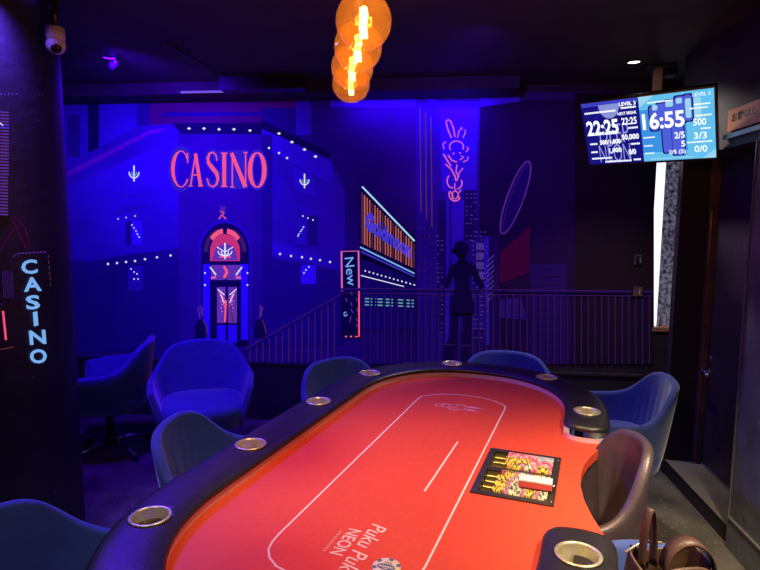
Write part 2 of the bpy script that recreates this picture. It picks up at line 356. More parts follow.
# arched entrance
cx, cy = 225, 252
P.poly(arc(cx, cy, 27, 33, 180, 360, 18)+[(252, 345), (198, 345)], p_mid, 9)
P.poly(arc(cx, cy, 24, 29, 180, 360, 18)+[(249, 345), (201, 345)], p_dark, 10)
P.poly(arc(cx, cy, 21.5, 25, 180, 248, 8)+arc(cx, cy, 17, 20, 248, 180, 8), n_dimv, 11)
P.poly(arc(cx, cy, 21.5, 25, 292, 360, 8)+arc(cx, cy, 17, 20, 360, 292, 8), n_dimv, 11)
P.poly(arc(cx, cy, 19, 23.5, 218, 263, 6)+arc(cx, cy, 15, 18.5, 263, 218, 6), n_red, 12)
P.poly(arc(cx, cy, 19, 23.5, 277, 322, 6)+arc(cx, cy, 15, 18.5, 322, 277, 6), n_red, 12)
P.poly([(cx-15, 261)]+arc(cx, cy-1, 15, 17, 180, 360, 14)+[(cx+15, 261)], glow('crimson_glass_paint', (0.75, 0.04, 0.22), 0.7), 11)
P.poly([(cx-13, 260)]+arc(cx, cy+2, 11, 10, 180, 360, 10)+[(cx+13, 260)], n_vio, 12)
P.line([(cx, 243), (cx, 259)], 1.6, n_white, 13)
for r in (3.5, 7): P.line(arc(cx, 251, r, 5, 0, 180, 8), 1.1, n_white, 13)
P.line([(cx-8, 247), (cx, 252), (cx+8, 247)], 1, n_white, 13); P.line([(cx-6, 257), (cx+6, 257)], 1.2, n_red, 13)
P.rect(203, 264, 210, 340, p_bright, 11); P.rect(241, 264, 248, 340, p_bright, 11)
P.rect(211, 265, 225, 280, n_vio, 11); P.rect(226.5, 265, 241, 280, n_vio, 11)
P.line([(210, 267), (216, 275)], 1.4, n_white, 13); P.line([(242, 267), (236, 275)], 1.4, n_white, 13)
P.line([(211, 278), (216, 277)], 2, n_pink, 13); P.line([(236, 277), (241, 278)], 2, n_pink, 13); P.line([(224, 266), (227, 272), (224, 278)], 3, n_red, 12)
P.rect(217, 287, 225.5, 323, n_vio, 11); P.rect(228, 287, 237, 323, n_vio, 11)
P.rect(217, 325, 225.5, 343, p_bright, 11); P.rect(228, 325, 237, 343, p_bright, 11)
for i in range(4): 
    P.line([(217.5+i*1.4, 289+i*2.6), (224.5, 295+i*4)], 1.0, n_red if i % 2 else n_white, 13); P.line([(236.5-i*1.4, 289+i*2.6), (229.5, 295+i*4)], 1.0, n_red if i % 2 else n_white, 13)
    P.dot(221+i % 2, 301+i*3.5, 0.8, n_pink, 13); P.dot(233-i % 2, 301+i*3.5, 0.8, n_pink, 13)
P.line([(226, 300), (225, 322)], 2, n_red, 12); P.line([(230, 303), (233, 322)], 1.8, n_dimor, 13)
for x in (205, 247.5): P.dot(x, 273, 0.9, n_white, 13); P.dot(x, 285, 0.9, n_white, 13)
# rabbit-eared doormen
for x, s in ((201, 1), (260, -1)):
    P.poly([(x-6, 338), (x-6, 326), (x-3, 320), (x+2, 319), (x+5, 324), (x+6, 338)], p_dark, 12)
    P.line([(x-1, 318), (x-3*s, 308), (x, 305), (x+0.5, 314)], 0.8, n_vio, 13); P.line([(x+1, 317), (x+2, 307)], 0.8, n_dimor, 13); P.line([(x+2, 320), (x+5, 326), (x+6, 334)], 0.8, n_dimor, 13)
# stair railing
P.line([(246, 350), (340, 296)], 3.2, p_dk2, 12); P.line([(246, 348.5), (340, 294.5)], 0.8, n_dimv, 13)
x = 250
while x < 340: P.line([(x, 350-(x-246)*0.56), (x, 363)], 1.1, n_dimv, 11); x += 6.5
P.line([(264, 346), (276, 338), (270, 352), (280, 340)], 0.9, p_blue, 12)
# neon street sign
P.rect(341, 250, 360, 338, p_dark, 12)
P.line([(342, 291), (341.5, 251.5), (358.5, 251), (359, 288)], 1.7, n_pink, 13); P.line([(359, 291), (359, 336.5), (355, 336.7)], 1.6, n_red, 13)
for x in (345, 350): P.line([(x, 336.5), (x+2, 336.6)], 1.4, n_pink, 13)
P.text('New', (344.5, 258), (3, 28), (9, -1), n_cyan, 14, 0.0)
for pts in ([(351, 292), (352, 295)], [(346, 298), (347, 302)], [(351, 302), (352, 306)], [(351, 309), (353, 313)], [(351, 316), (350, 322)], [(356, 298), (357, 301)], [(357, 308), (358, 312)], [(356, 318), (357, 321)], [(356, 324), (357, 327)]): P.line(pts, 0.9, n_vio, 14)
P.line(arc(345.5, 314, 1.6, 2, 0, 300, 8), 0.9, n_cyan, 14)
# billboard
P.poly([(361, 184), (416, 238), (416, 280), (361, 258)], p_dark, 11)
P.line([(362, 186.5), (414.5, 241)], 1.7, glow('pale_cyan_paint', (0.4, 0.7, 0.95), 0.95), 13)
for i in range(21):
    t = i/20; x = 362+52*t; P.line([(x, 192.5+51*t), (x, 243.5+25*t)], 1.15 if i > 1 else 1.5, n_or if i % 4 else n_dimor, 12)
P.text('Goldmoon', (365.5, 229), (46, 31), (0, -17), n_blue2, 14, 0.05)
P.text('G', (366.5, 229), (8, 5.5), (0, -19), n_blue2, 15, 0.05)
P.line([(360, 247), (414.5, 273.5)], 1.5, n_cyan, 13); P.line([(361, 251.5), (414.5, 276.5)], 1.2, n_blue2, 13)
P.poly([(361, 256), (416, 280), (416, 330), (361, 330)], p_dk2, 11)
for i in range(13): t = i/12; P.poly([(364.5+49*t, 270+14*t), (366+49*t, 270.4+14*t), (366+49*t, 271.8+14*t), (364.5+49*t, 271.4+14*t)], n_white, 13)
P.line([(361, 275.5), (404, 286.5)], 0.9, n_white, 13)
for c in range(5):
    for r in range(3):
        x = 365+c*10.4; y = 298.5+r*3.1+c*0.4; P.line([(x, y), (x+7.2, y+0.3)], 1.2, n_teal, 13)
# orange-striped tower
P.poly([(416, 97), (443, 105), (446, 364), (416, 364)], p_mid, 3)
for x in (420, 425.5, 431): P.line([(x, 108+(x-420)*0.8), (x+1, 212+(x-420)*1.4)], 1.0, n_dimor, 5)
for r in range(14):
    for c in range(4):
        if random.random() < 0.6: P.dot(419+c*5.5, 222+r*7, 0.7, n_dimv, 6)
# bright blue tower with the rabbit sign
P.poly([(434, 97), (480, 97), (478, 330), (440, 330)], p_blue, 4); P.poly([(440, 108), (478, 108), (476, 192), (442, 192)], p_bright, 5)
P.rect(438, 200, 446, 330, p_dk2, 6); P.rect(446, 198, 449, 350, p_bright, 6); P.rect(452, 200, 464, 300, p_bright, 6)
P.rect(464, 190, 477, 240, p_dk2, 7)
# rabbit line-figure
def pk(pts, w=1.0): P.line(pts, w, n_pink, 14)
pk([(451.5, 138), (448, 130), (446, 122), (448, 119.5), (450.5, 121), (453.5, 128), (455, 137)], 1.2)
pk([(457.5, 138), (459, 131), (462, 127), (462.5, 130)], 0.9); pk([(463, 138), (465.5, 132), (465, 129.5)], 0.9)
pk(arc(456.5, 147, 7, 6, 150, 385, 12), 1.1); pk([(444, 149), (443, 144), (446, 141.5)], 0.9); pk([(466, 152), (468.5, 149), (467, 147)], 1.1)
P.dot(453.5, 153.5, 0.9, n_pink, 14); P.dot(460, 153, 0.9, n_pink, 14)
pk([(443.5, 154), (447, 160), (451, 166)], 1.4); pk([(448, 155), (452, 160.5), (457, 162)], 1.3); pk([(460, 160), (464, 157), (461, 156)], 1.0); pk([(463, 162), (467.5, 160), (468, 156.5)], 1.0)
pk([(445.5, 164), (451, 169), (455, 176), (456, 181)], 1.4); pk([(457, 164.5), (456, 172), (459, 177)], 1.2); pk([(463, 168), (459, 173), (457, 181)], 1.0)
pk(arc(453, 181, 6, 7, 90, 230, 8), 1.2); pk(arc(457, 183, 5, 6, -30, 90, 6), 1.2); pk([(455, 183), (454.5, 188), (456, 191)], 1.0)
pk(arc(455, 194, 6, 7, 30, 200, 8), 1.3); pk(arc(455, 195, 3, 4, 0, 330, 9), 1.1); pk([(450, 191), (453, 196), (452, 199)], 1.1); pk([(461, 190), (458, 194), (459, 198)], 1.0)
# city windows
for bx, by, cols, rows, dx, dy, ln in [(437, 236, 2, 22, 4, 4.6, 2.2), (466, 194, 3, 12, 4, 4.2, 2.6), (472, 232, 4, 24, 4, 4.6, 2.6), (481, 240, 2, 12, 5, 6.5, 3)]:
    for r in range(rows):
        for c in range(cols):
            if random.random() < 0.62:
                P.line([(bx+c*dx, by+r*dy), (bx+c*dx+ln*random.uniform(0.6, 1.1), by+r*dy)], 0.75, n_win, 8)
for i in range(9): P.line([(487, 262+i*5), (494, 255+i*5)], 0.8, n_win, 9)
for i in range(4):
    for j in range(3): P.rect(476.5+j*2.6, 243+i*9.5, 478.3+j*2.6, 250+i*9.5, n_win, 9)
P.poly([(477, 235), (481, 233), (484, 330), (479, 330)], p_blue, 6); P.rect(484, 236, 489, 345, p_bright, 5)
# dark tower, tilted ring sign, magenta hoarding
P.poly([(479, 107), (530, 100), (575, 100), (575, 364), (500, 364), (499, 235), (479, 235)], pm('plum', (0.04, 0.008, 0.09)), 3)
P.poly([(575, 93), (654, 93), (654, 364), (575, 364)], pm('falloff_brown', (0.03, 0.015, 0.025)), 4)  # lamp falloff at the mural's right end put into darker paint
P.line(arc(515.5, 197.5, 38.5, 8.2, 0, 360, 32, -70), 1.5, n_ring, 9); P.poly(arc(515.5, 197.5, 38, 7.8, 0, 360, 32, -70)[:-1], p_dk2, 8)
P.line(arc(517.5, 197.5, 36.5, 6.8, 0, 360, 32, -70), 0.6, n_dimv, 9)
P.poly([(530, 225), (529, 273), (499, 284), (500, 253)], n_mag, 8)
P.poly([(498, 300), (520, 297), (528, 320), (500, 318)], p_mid, 8); P.rect(530, 264, 566, 364, p_dk2, 5)
for r in range(12): P.line([(532+random.random()*8, 270+r*8), (560, 268+r*8)], 0.6, p_dark, 7)
# balcony railing and the woman leaning on it
P.line([(340, 289.5), (654, 292.5)], 2.2, p_dk2, 15); P.line([(340, 288.4), (654, 291.2)], 0.7, n_dimv, 16); P.line([(340, 293), (654, 296)], 0.6, n_dimv, 16)
x = 363
while x < 652:
    P.line([(x, 295), (x, 364)], 1.5, p_dk2, 14); P.line([(x+1, 295), (x+1, 364)], 0.45, n_dimv, 15); x += 6.8
pf = pm('silhouette', (0.025, 0.008, 0.09))
P.poly(arc(461, 249, 7.5, 8.5, 0, 360, 16)[:-1], pf, 18); P.poly([(459, 255), (465, 255), (466, 263), (458, 263)], pf, 18); P.dot(454, 251, 2.5, pf, 18)
P.poly([(458, 261), (466, 261), (476, 266), (480, 277), (484, 287), (481, 289), (474, 279), (470, 272), (469, 285), (474, 303), (474, 315), (450, 315), (450, 304), (455, 287), (453, 276), (448, 288), (444, 288), (447, 276), (449, 267)], pf, 18)
P.poly([(452, 313), (460, 313), (456, 335), (454, 350), (454, 364), (443, 364), (444, 347), (449, 338)], pf, 18); P.poly([(463.5, 313), (472, 313), (470, 335), (470, 350), (471, 364), (460.5, 364), (462, 345)], pf, 18)
P.line([(443, 344), (455, 345)], 0.7, n_dimv, 19); P.line([(460, 346), (471, 345)], 0.7, n_dimv, 19)
mu = P.mb.build('mural', P.mats)
tag(mu, 'wide blue night street mural with the horizontal red CASINO facade on the back wall', 'mural')

# ================================================================ ROUND COLUMN with painted sign
CC = (-2.192, 2.559); CR = 0.36
# tangent check keeps the silhouette at the photographed edge
mb = MB(); mb.lathe([(CR, 0), (CR, ZC)], (CC[0], CC[1], 0), 96, 0); 
m_col = speckled('column_black_violet', (0.018, 0.012, 0.045), (0.35, 0.35, 0.35), 14, 0.03, rough=0.6)
struct(mb.build('wall_column', m_col, smooth=False))
def oncyl(x, y, z):
    d = ray(x, y); a = d[0]**2+d[1]**2; bq = -2*(d[0]*CC[0]+d[1]*CC[1]); r = CR+0.003+z; c = CC[0]**2+CC[1]**2-r*r
    D = max(bq*bq-4*a*c, 0); t = (-bq-math.sqrt(D))/(2*a); return (d[0]*t, d[1]*t, EYE+d[2]*t)
Q = Paint(oncyl)
def sub(pts, n=4):
    o = []
    for i in range(len(pts)-1):
        for k in range(n): o.append((pts[i][0]+(pts[i+1][0]-pts[i][0])*k/n, pts[i][1]+(pts[i+1][1]-pts[i][1])*k/n))
    return o+[pts[-1]]
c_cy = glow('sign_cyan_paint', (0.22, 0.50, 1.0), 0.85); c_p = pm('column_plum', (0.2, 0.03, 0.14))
for ch, (x, y) in zip('CASINO', [(22, 274.5), (24, 292), (26.5, 310), (34, 326.5), (30, 345), (30.5, 364)]):
    w = {'I': 4.5, 'N': 16.5, 'O': 17, 'C': 16, 'A': 18, 'S': 14}[ch]
    Q.text(ch, (x, y), (w, -1.2), (-1.2, -14.2), c_cy, 6, 0.03)
for i in range(8): Q.line([(18+i*3.7, 253.5-i*0.2), (20+i*3.7, 253.3-i*0.2)], 1.0, n_vio, 5)
Q.line([(12, 257.5), (17, 254)], 1.8, n_dimv, 5)
for i in range(6): Q.line([(48.3+i*0.4, 255+i*5.6), (48.5+i*0.4, 258+i*5.6)], 0.9, n_dimor, 5)
for i in range(12): Q.dot(1+i*3.8, 94+0.0*i, 0.8, n_vio if i < 5 else n_dimv, 5)
for i in range(34): Q.line(sub([(0, 112+i*3.1), (9-(i > 20)*1, 112.5+i*3.1)], 2), 1.4, n_blue2 if i in (4, 5) else n_win, 4)  # painted stripes, made emissive to carry the blue glow on the column
Q.line([(0, 123), (3, 125.5)], 1.2, n_white, 6)
Q.poly([(0, 112), (9, 113), (8, 216), (0, 216)], c_p, 2)
Q.line([(10, 215), (22, 240), (27, 250)], 1.6, c_p, 3); Q.line([(14, 216), (25, 228), (30, 248)], 1.6, c_p, 3); Q.line([(0, 250), (12, 232), (20, 222)], 1.6, c_p, 3)
for i in range(5): Q.line([(2.5+i*2.3, 271), (4+i*2.3, 298)], 1.0, n_dimv, 4)
Q.line([(3, 311), (6, 340)], 2.2, n_red, 5); Q.line([(-2, 305), (3, 304)], 0.8, n_dimv, 4); Q.line([(0, 349.5), (14, 347)], 1.0, n_dimor, 4)
cm = Q.mb.build('column_mural', Q.mats)
tag(cm, 'painted street scene with vertical pale blue CASINO letters on the round column', 'mural')

# ================================================================ POKER TABLE
TA = -math.radians(14.8)
TC = (-0.0533, 2.0102)
tw = (math.cos(TA), math.sin(TA)); tv = (-math.sin(TA), math.cos(TA))
def T(wx, vy, z=0): return (TC[0]+wx*tw[0]+vy*tv[0], TC[1]+wx*tw[1]+vy*tv[1], z)
def toT(p): dx, dy = p[0]-TC[0], p[1]-TC[1]; return (dx*tw[0]+dy*tw[1], dx*tv[0]+dy*tv[1])
m_felt = M('red_felt', (0.72, 0.068, 0.02), 0.62, noise=0.06, scale=90, bump=0.05, bscale=400, spec=0.55)
m_vinyl = M('black_vinyl', (0.022, 0.018, 0.02), 0.36, noise=0.2, scale=30, bump=0.12, bscale=220, spec=0.6)
m_trim = M('pale_trim', (0.72, 0.62, 0.70), 0.3, 0.3, noise=0.05)
m_line = M('pale_print', (0.85, 0.72, 0.62), 0.6, noise=0.03)
m_tblack = M('table_black', (0.015, 0.013, 0.016), 0.5, noise=0.2)
A_, B_, Y0 = 0.555, 0.62, 0.55
def cl_points():
    pts = [(A_, 0.385)]
    y = 0.385
    while y < Y0-0.02: y += 0.025; pts.append((A_, y))
    def se(a0, a1, sy, n=52):
        o = []
        for i in range(n+1):
            a = a0+(a1-a0)*i/n; ca, sa = math.cos(a), math.sin(a)
            o.append((A_*math.copysign(abs(ca)**(2/2.2), ca), sy*(Y0+B_*abs(sa)**(2/2.2))))
        return o
    pts += se(0, PI, 1)
    for i in range(1, 40): pts.append((-A_, Y0-2*Y0*i/40))
    pts += se(PI, 0, -1)
    y = -Y0
    while y < -0.42: y += 0.025; pts.append((A_, y))
    # uniform resample
    o = [pts[0]]; acc = 0; last = pts[0]; step = 0.022
    for p in pts[1:]:
        while True:
            d = math.hypot(p[0]-last[0], p[1]-last[1])
            if d < step: break
            t = step/d; last = (last[0]+(p[0]-last[0])*t, last[1]+(p[1]-last[1])*t); o.append(last)
    return o
CL = cl_points()
def normals(pts):
    o = []
    for i in range(len(pts)):
        a = pts[max(i-2, 0)]; b = pts[min(i+2, len(pts)-1)]; dx, dy = b[0]-a[0], b[1]-a[1]; l = math.hypot(dx, dy)
        o.append((dy/l, -dx/l))
    return o
CN = normals(CL)
def loft(section, scale=None):
    rows = []
    N = len(CL)
    for i, (p, n) in enumerate(zip(CL, CN)):
        sc = scale(min(i, N-1-i)*0.022) if scale else (1, 1)
        rows.append([(p[0]+n[0]*s*sc[0], p[1]+n[1]*s*sc[0], z if scale is None else 0.785+(z-0.785)*sc[1]) for s, z in section])
    return rows
table = thing('poker_table', 'long red felt poker table with black padded rail and cup holders', 'poker table', (TC[0], TC[1], 0), TA)
sec = []
for k in range(20):
    a = 2*PI*k/20; c, s = math.cos(a), math.sin(a)
    sec.append((0.09*math.copysign(abs(c)**0.75, c), 0.789+(0.023 if s > 0 else 0.011)*math.copysign(abs(s)**0.75, s)))
def endscale(d):
    R = 0.075
    if d >= R: return (1, 1)
    q = math.sqrt(max(0.0, 1-((R-d)/R)**2)); return (0.30+0.70*q, 0.45+0.55*q)
rail_mb = MB(); rail_mb.grid(loft(sec, endscale), True, cap=True)
rail = rail_mb.build('armrest', m_vinyl, table, True)
cups_obs = [(-0.55, 0.262), (-0.55, -0.262), (-0.54, 0.79), (-0.54, -0.79), (-0.167, 1.17), (-0.167, -1.17), (0.35, 1.04), (0.35, -1.04), (0.55, 0.555), (0.55, -0.555)]
cups = [min(CL, key=lambda q: (q[0]-c[0])**2+(q[1]-c[1])**2) for c in cups_obs]
def cut(obj, cutter_mb):
    ct = cutter_mb.build('cutter', m_tblack, table)
    bpy.context.view_layer.update()
    md = obj.modifiers.new('b', 'BOOLEAN'); md.operation = 'DIFFERENCE'; md.object = ct; md.solver = 'EXACT'
    dg = bpy.context.evaluated_depsgraph_get(); dg.update()
    me = bpy.data.meshes.new_from_object(obj.evaluated_get(dg))
    obj.modifiers.clear(); obj.data = me
    cm_ = ct.data; bpy.data.objects.remove(ct); bpy.data.meshes.remove(cm_)
cb = MB()
for c in cups: cb.lathe([(0.0475, 0.70), (0.0475, 0.90)], (c[0], c[1], 0), 28)
cut(rail, cb)
for c in cups:
    mb = MB(); zt = 0.8135
    mb.lathe([(0.047, zt-0.004), (0.055, zt-0.002), (0.056, zt+0.001), (0.052, zt+0.0035), (0.047, zt+0.002), (0.0455, zt-0.004), (0.0445, 0.766), (0.040, 0.7605), (0.0, 0.760)], (c[0], c[1], 0), 32, caps=False)
    o = mb.build('cup_holder', m_gold, table, True); o['label'] = 'brushed brass-coloured cup holder'
mb = MB(); mb.grid(loft([(-0.062, 0.758), (-0.0835, 0.758), (-0.0835, 0.782), (-0.062, 0.782)])[:-5], True, cap=True)
# trim wraps around the two rail ends
N = len(CL)
for (p, sgn) in ((CL[0], -1),):
    ring_o = [(p[0]+(0.078 if sgn < 0 else 0.05)*math.cos(a), p[1]+sgn*(0.055 if sgn < 0 else 0.01)*math.sin(a)) for a in [PI*k/14 for k in range(15)]]
    rows = [[(x, y, 0.758), (x, y, 0.779)] for x, y in ring_o]; mb.grid(rows)
o = mb.build('rail_trim', m_trim, table, False); o['label'] = 'pale glossy trim strip under the armrest'
mb = MB(); mb.grid(loft([(-0.01, 0.645), (0.07, 0.645), (0.078, 0.784), (-0.01, 0.784)]), True, cap=True); mb.build('apron', m_tblack, table, True)
# playing surface
outl = [(p[0]-n[0]*0.058, p[1]-n[1]*0.058) for p, n in zip(CL, CN)]
outl += [(0.56, -0.44)] if False else []
gap = [(0.625, -0.40), (0.612, -0.33), (0.585, -0.25), (0.562, -0.16), (0.548, -0.06), (0.546, 0.02), (0.553, 0.10), (0.570, 0.18), (0.595, 0.26), (0.62, 0.32), (0.632, 0.385)]
outl += gap
nO = len(outl)
fm = MB(); fm.add([(x, y, 0.725) for x, y in outl]+[(x, y, 0.76) for x, y in outl],
    [tuple(range(nO-1, -1, -1)), tuple(range(nO, 2*nO))]+[(i, (i+1) % nO, nO+(i+1) % nO, nO+i) for i in range(nO)])
felt = fm.build('playing_surface', m_felt, table)
TRc = (0.352, -0.05); TRw, TRv = 0.105, 0.165
tc_ = MB(); tc_.span((TRc[0]-TRw-0.002, TRc[1]-TRv-0.002, 0.70), (TRc[0]+TRw+0.002, TRc[1]+TRv+0.002, 0.80)); cut(felt, tc_)
# printed lines
def printed(name, quads, m, z=0.7606):
    mb = MB()
    for q in quads: mb.add([(x, y, z) for x, y in q], [tuple(range(len(q)))])
    return mb.build(name, m, table)
hw, r1 = 0.205, 0.05
bl = []
for i in range(25):     # rounded far end
    t = -1+2*i/24; bl.append((hw*t*0.985, 0.755-0.095*abs(t)**2.6))
nb = [(-0.205, -0.66), (-0.202, -0.70), (-0.192, -0.735), (-0.170, -0.765), (-0.135, -0.79), (-0.08, -0.805), (0, -0.81)]
loop = bl+[(hw, 0.62), (hw, 0.0)]+[(-x, y) for x, y in nb]+nb[::-1][1:]+[(-hw, 0), (-hw, 0.62), bl[0]]
loop = [loop[0]]+[p for i, p in enumerate(loop[1:]) if math.dist(p, loop[i]) > 1e-4]
printed('betting_line', stroke2(loop, 0.006), m_line)
printed('centre_line', [[(0.088, -0.28), (0.095, -0.28), (0.099, 0.16), (0.092, 0.16)]], m_line)
def table_text(name, s, w0, w1, v0, v1, bold=0.0, slant=0.0):
    mb = MB(); put_text(mb, s, lambda u, v: (w0+(w1-w0)*v, v0+(v1-v0)*u+slant*v, 0.7607), 0, bold); return mb.build(name, m_line, table)
table_text('script_print', 'Puku Puku', 0.010, 0.057, -0.518, -0.768, 0.004, -0.012)
table_text('block_print', 'NEON', -0.040, -0.002, -0.566, -0.692, 0.012)
printed('small_print', stroke2([(-0.056+0.004*(-1)**i, -0.586-0.0045*i) for i in range(24)], 0.0022), m_line)
# rabbit line print at the far end
m_rab = M('pink_print', (0.85, 0.42, 0.55), 0.6)
q = []
def rb(pts, w=0.004): q.extend(stroke2([(x*1.0, y) for x, y in pts], w))
rb(arc(-0.085, 0.565, 0.020, 0.022, 0, 360, 12)); rb(arc(-0.055, 0.568, 0.018, 0.026, 0, 360, 12)); rb(arc(-0.02, 0.578, 0.020, 0.024, 20, 340, 10)); rb(arc(-0.025, 0.545, 0.016, 0.016, 0, 300, 10))
rb([(-0.10, 0.55), (-0.06, 0.60), (-0.02, 0.55), (0.0, 0.60), (0.03, 0.59)]); rb([(-0.04, 0.535), (0.0, 0.53), (0.03, 0.55), (0.05, 0.56)])
rb([(0.03, 0.59), (0.07, 0.592), (0.118, 0.588), (0.08, 0.578), (0.03, 0.58)], 0.005); rb([(0.03, 0.56), (0.07, 0.552), (0.108, 0.540), (0.06, 0.535), (0.02, 0.548)], 0.005)
rb([(-0.015, 0.60), (0.01, 0.61), (0.03, 0.60)]); rb([(-0.03, 0.52), (0.0, 0.515), (0.02, 0.53)]); rb([(0.05, 0.585), (0.10, 0.587)], 0.007); rb([(0.05, 0.55), (0.09, 0.543)], 0.007)
o = printed('rabbit_print', q, m_rab); o['label'] = 'pale pink line print of a reclining rabbit'
for sy in (-1, 1):
    mb = MB(); mb.box((0, sy*0.62, 0.36), (0.5, 0.10, 0.62)); mb.box((0, sy*0.62, 0.03), (0.75, 0.22, 0.06)); mb.box((0, sy*0.62, 0.69), (0.8, 0.16, 0.05)); mb.build('pedestal', m_tblack, table, bevel=0.008)
mb = MB(); mb.box((0, 0, 0.25), (0.06, 1.2, 0.12)); mb.build('stretcher', m_tblack, table, bevel=0.005)

# ---- dealer tray (its own thing) 
tray = thing('chip_tray', 'black dealer chip tray with open channels set into the red felt', 'chip tray', T(TRc[0], TRc[1], 0.76), TA)
m_tray = M('tray_black', (0.035, 0.03, 0.025), 0.35, noise=0.15, scale=20); m_chan = M('tray_channel', (0.22, 0.17, 0.05), 0.28, 0.6, noise=0.1)
mb = MB(); ow, ov = 0.126, 0.188
z1 = 0.005
O = [(-ow, -ov), (ow, -ov), (ow, ov), (-ow, ov)]; I = [(-TRw, -TRv), (TRw, -TRv), (TRw, TRv), (-TRw, TRv)]
vs = [(x, y, 0.0008) for x, y in O]+[(x, y, z1) for x, y in O]+[(x, y, z1) for x, y in I]+[(x, y, -0.030) for x, y in I]
mb.add(vs, [f for i in range(4) for f in ((i, (i+1) % 4, 4+(i+1) % 4, 4+i), (4+i, 4+(i+1) % 4, 8+(i+1) % 4, 8+i), (8+i, 8+(i+1) % 4, 12+(i+1) % 4, 12+i))]+[(12, 13, 14, 15)])
mb.build('tray_frame', m_tray, tray)
rows_v = [0.141, 0.099, 0.057, -0.018, -0.060, -0.102, -0.144]
mb = MB()
for rv in rows_v:
    prof = [(rv+0.0205*math.cos(a), -0.003-0.0205*math.sin(a)) for a in [PI*k/10 for k in range(11)]]
    mb.grid([[(-TRw+0.001, y, z) for y, z in prof], [(TRw-0.001, y, z) for y, z in prof]])
mb.build('channels', m_chan, tray, True)
mb = MB(); mb.span((-TRw+0.001, 0.0045, -0.028), (TRw-0.001, 0.0345, 0.001)); mb.build('divider', m_tray, tray)
for x in (-0.116, 0.116):
    for y in (-0.16, -0.05, 0.06, 0.16): mb = MB(); mb.lathe([(0.0028, z1+0.0002), (0.002, z1+0.001)], (x, y, 0), 8); mb.build('screw', m_chrome, tray)
mb = MB(); mb.lathe([(0.005, z1+0.0002), (0.004, z1+0.0008)], (-0.116, 0.005, 0), 10); mb.build('red_badge', glow('red_spot', (0.5, 0.03, 0.05), 0.2), tray)

# ---- chips
chip_c = {'pink': ((0.78, 0.08, 0.16), (0.9, 0.45, 0.5)), 'yellow': ((0.85, 0.62, 0.05), (0.08, 0.06, 0.04)), 'mauve': ((0.38, 0.13, 0.17), (0.6, 0.35, 0.38)),
          'cream': ((0.80, 0.74, 0.48), (0.05, 0.12, 0.08)), 'grey': ((0.30, 0.35, 0.42), (0.45, 0.5, 0.55)), 'orange': ((0.75, 0.28, 0.05), (0.85, 0.6, 0.1)), 'maroon': ((0.30, 0.01, 0.03), (0.5, 0.1, 0.1))}
TH = 0.0038
protos = {}
def chip(colour):
    if colour not in protos:
        a, b = chip_c[colour]
        ms = [M('chip_'+colour, a, 0.45), M('chip_spot_'+colour, b, 0.45)]
        mb = MB(); n = 20; R = Matrix.Rotation(PI/2, 3, 'Y')
        vs = []
        for (r, x) in ((0.0180, -TH/2+0.0001), (0.0193, -TH/2+0.0006), (0.0193, TH/2-0.0006), (0.0180, TH/2-0.0001)):
            for k in range(n): vs.append((x, r*math.cos(2*PI*k/n), r*math.sin(2*PI*k/n)))
        for i in range(3):
            for k in range(n): mb.add([vs[i*n+k], vs[i*n+(k+1) % n], vs[(i+1)*n+(k+1) % n], vs[(i+1)*n+k]], [(0, 1, 2, 3)], 1 if k % 5 < 2 else 0)
        mb.add(vs[:n], [tuple(range(n))]); mb.add(vs[3*n:], [tuple(range(n))])
        o = mb.build('poker_chip', ms); protos[colour] = o; return o
    o = protos[colour].copy(); C.objects.link(o); return o
rown = ['farthest row', 'second farthest row', 'row just behind the divider', 'row just before the divider', 'third nearest row', 'second nearest row', 'nearest row']
segs = {0: [('pink', 27), ('grey', 14)], 1: [('yellow', 22), ('pink', 20)], 2: [('orange', 3), ('yellow', 9), ('mauve', 4), ('cream', 5), ('pink', 5), ('yellow', 10), ('mauve', 3)],
        3: [('maroon', 3), ('yellow', 8), ('mauve', 4), ('cream', 8), ('mauve', 4), ('yellow', 7), ('cream', 7)], 4: [('yellow', 10), ('mauve', 4), ('cream', 9), ('mauve', 3), ('yellow', 8), ('mauve', 3), ('cream', 6)],
        5: [('yellow', 9), ('mauve', 4), ('cream', 9), ('mauve', 4), ('yellow', 7), ('mauve', 4), ('cream', 6)], 6: [('yellow', 8), ('mauve', 5), ('cream', 9), ('mauve', 4), ('yellow', 7), ('mauve', 4), ('cream', 6)]}
nchips = 0
for r, sg in segs.items():
    tot = sum(n for _, n in sg); x = TRw-0.002-tot*TH+TH/2
    for col, n in sg:
        for k in range(n):
            o = chip(col); nchips += 1
            p = T(TRc[0]+x, TRc[1]+rows_v[r], 0.76-0.0035)
            o.location = p; o.rotation_euler = (Matrix.Rotation(TA, 3, 'Z') @ Matrix.Rotation(random.uniform(0, 6.28), 3, 'X')).to_euler()
            tag(o, '%s poker chip in the %s of the dealer tray' % (col, rown[r]), 'poker chip', 'poker chips in the dealer tray')
            x += TH
# card box on the divider
bx = toT(onZ(536, 481, 0.79))
cb_ = thing('card_box', 'small box with white lid and red sides lying across the chips', 'box', T(bx[0], bx[1]-0.005, 0.774), TA+0.02)
mb = MB(); mb.box((0, 0, 0.0095), (0.100, 0.042, 0.019)); mb.build('box_base', M('box_red', (0.75, 0.10, 0.10), 0.4), cb_, bevel=0.002)
mb = MB(); mb.box((0, 0, 0.022), (0.101, 0.043, 0.007)); mb.build('box_lid', M('box_white', (0.8, 0.7, 0.7), 0.35), cb_, bevel=0.002)
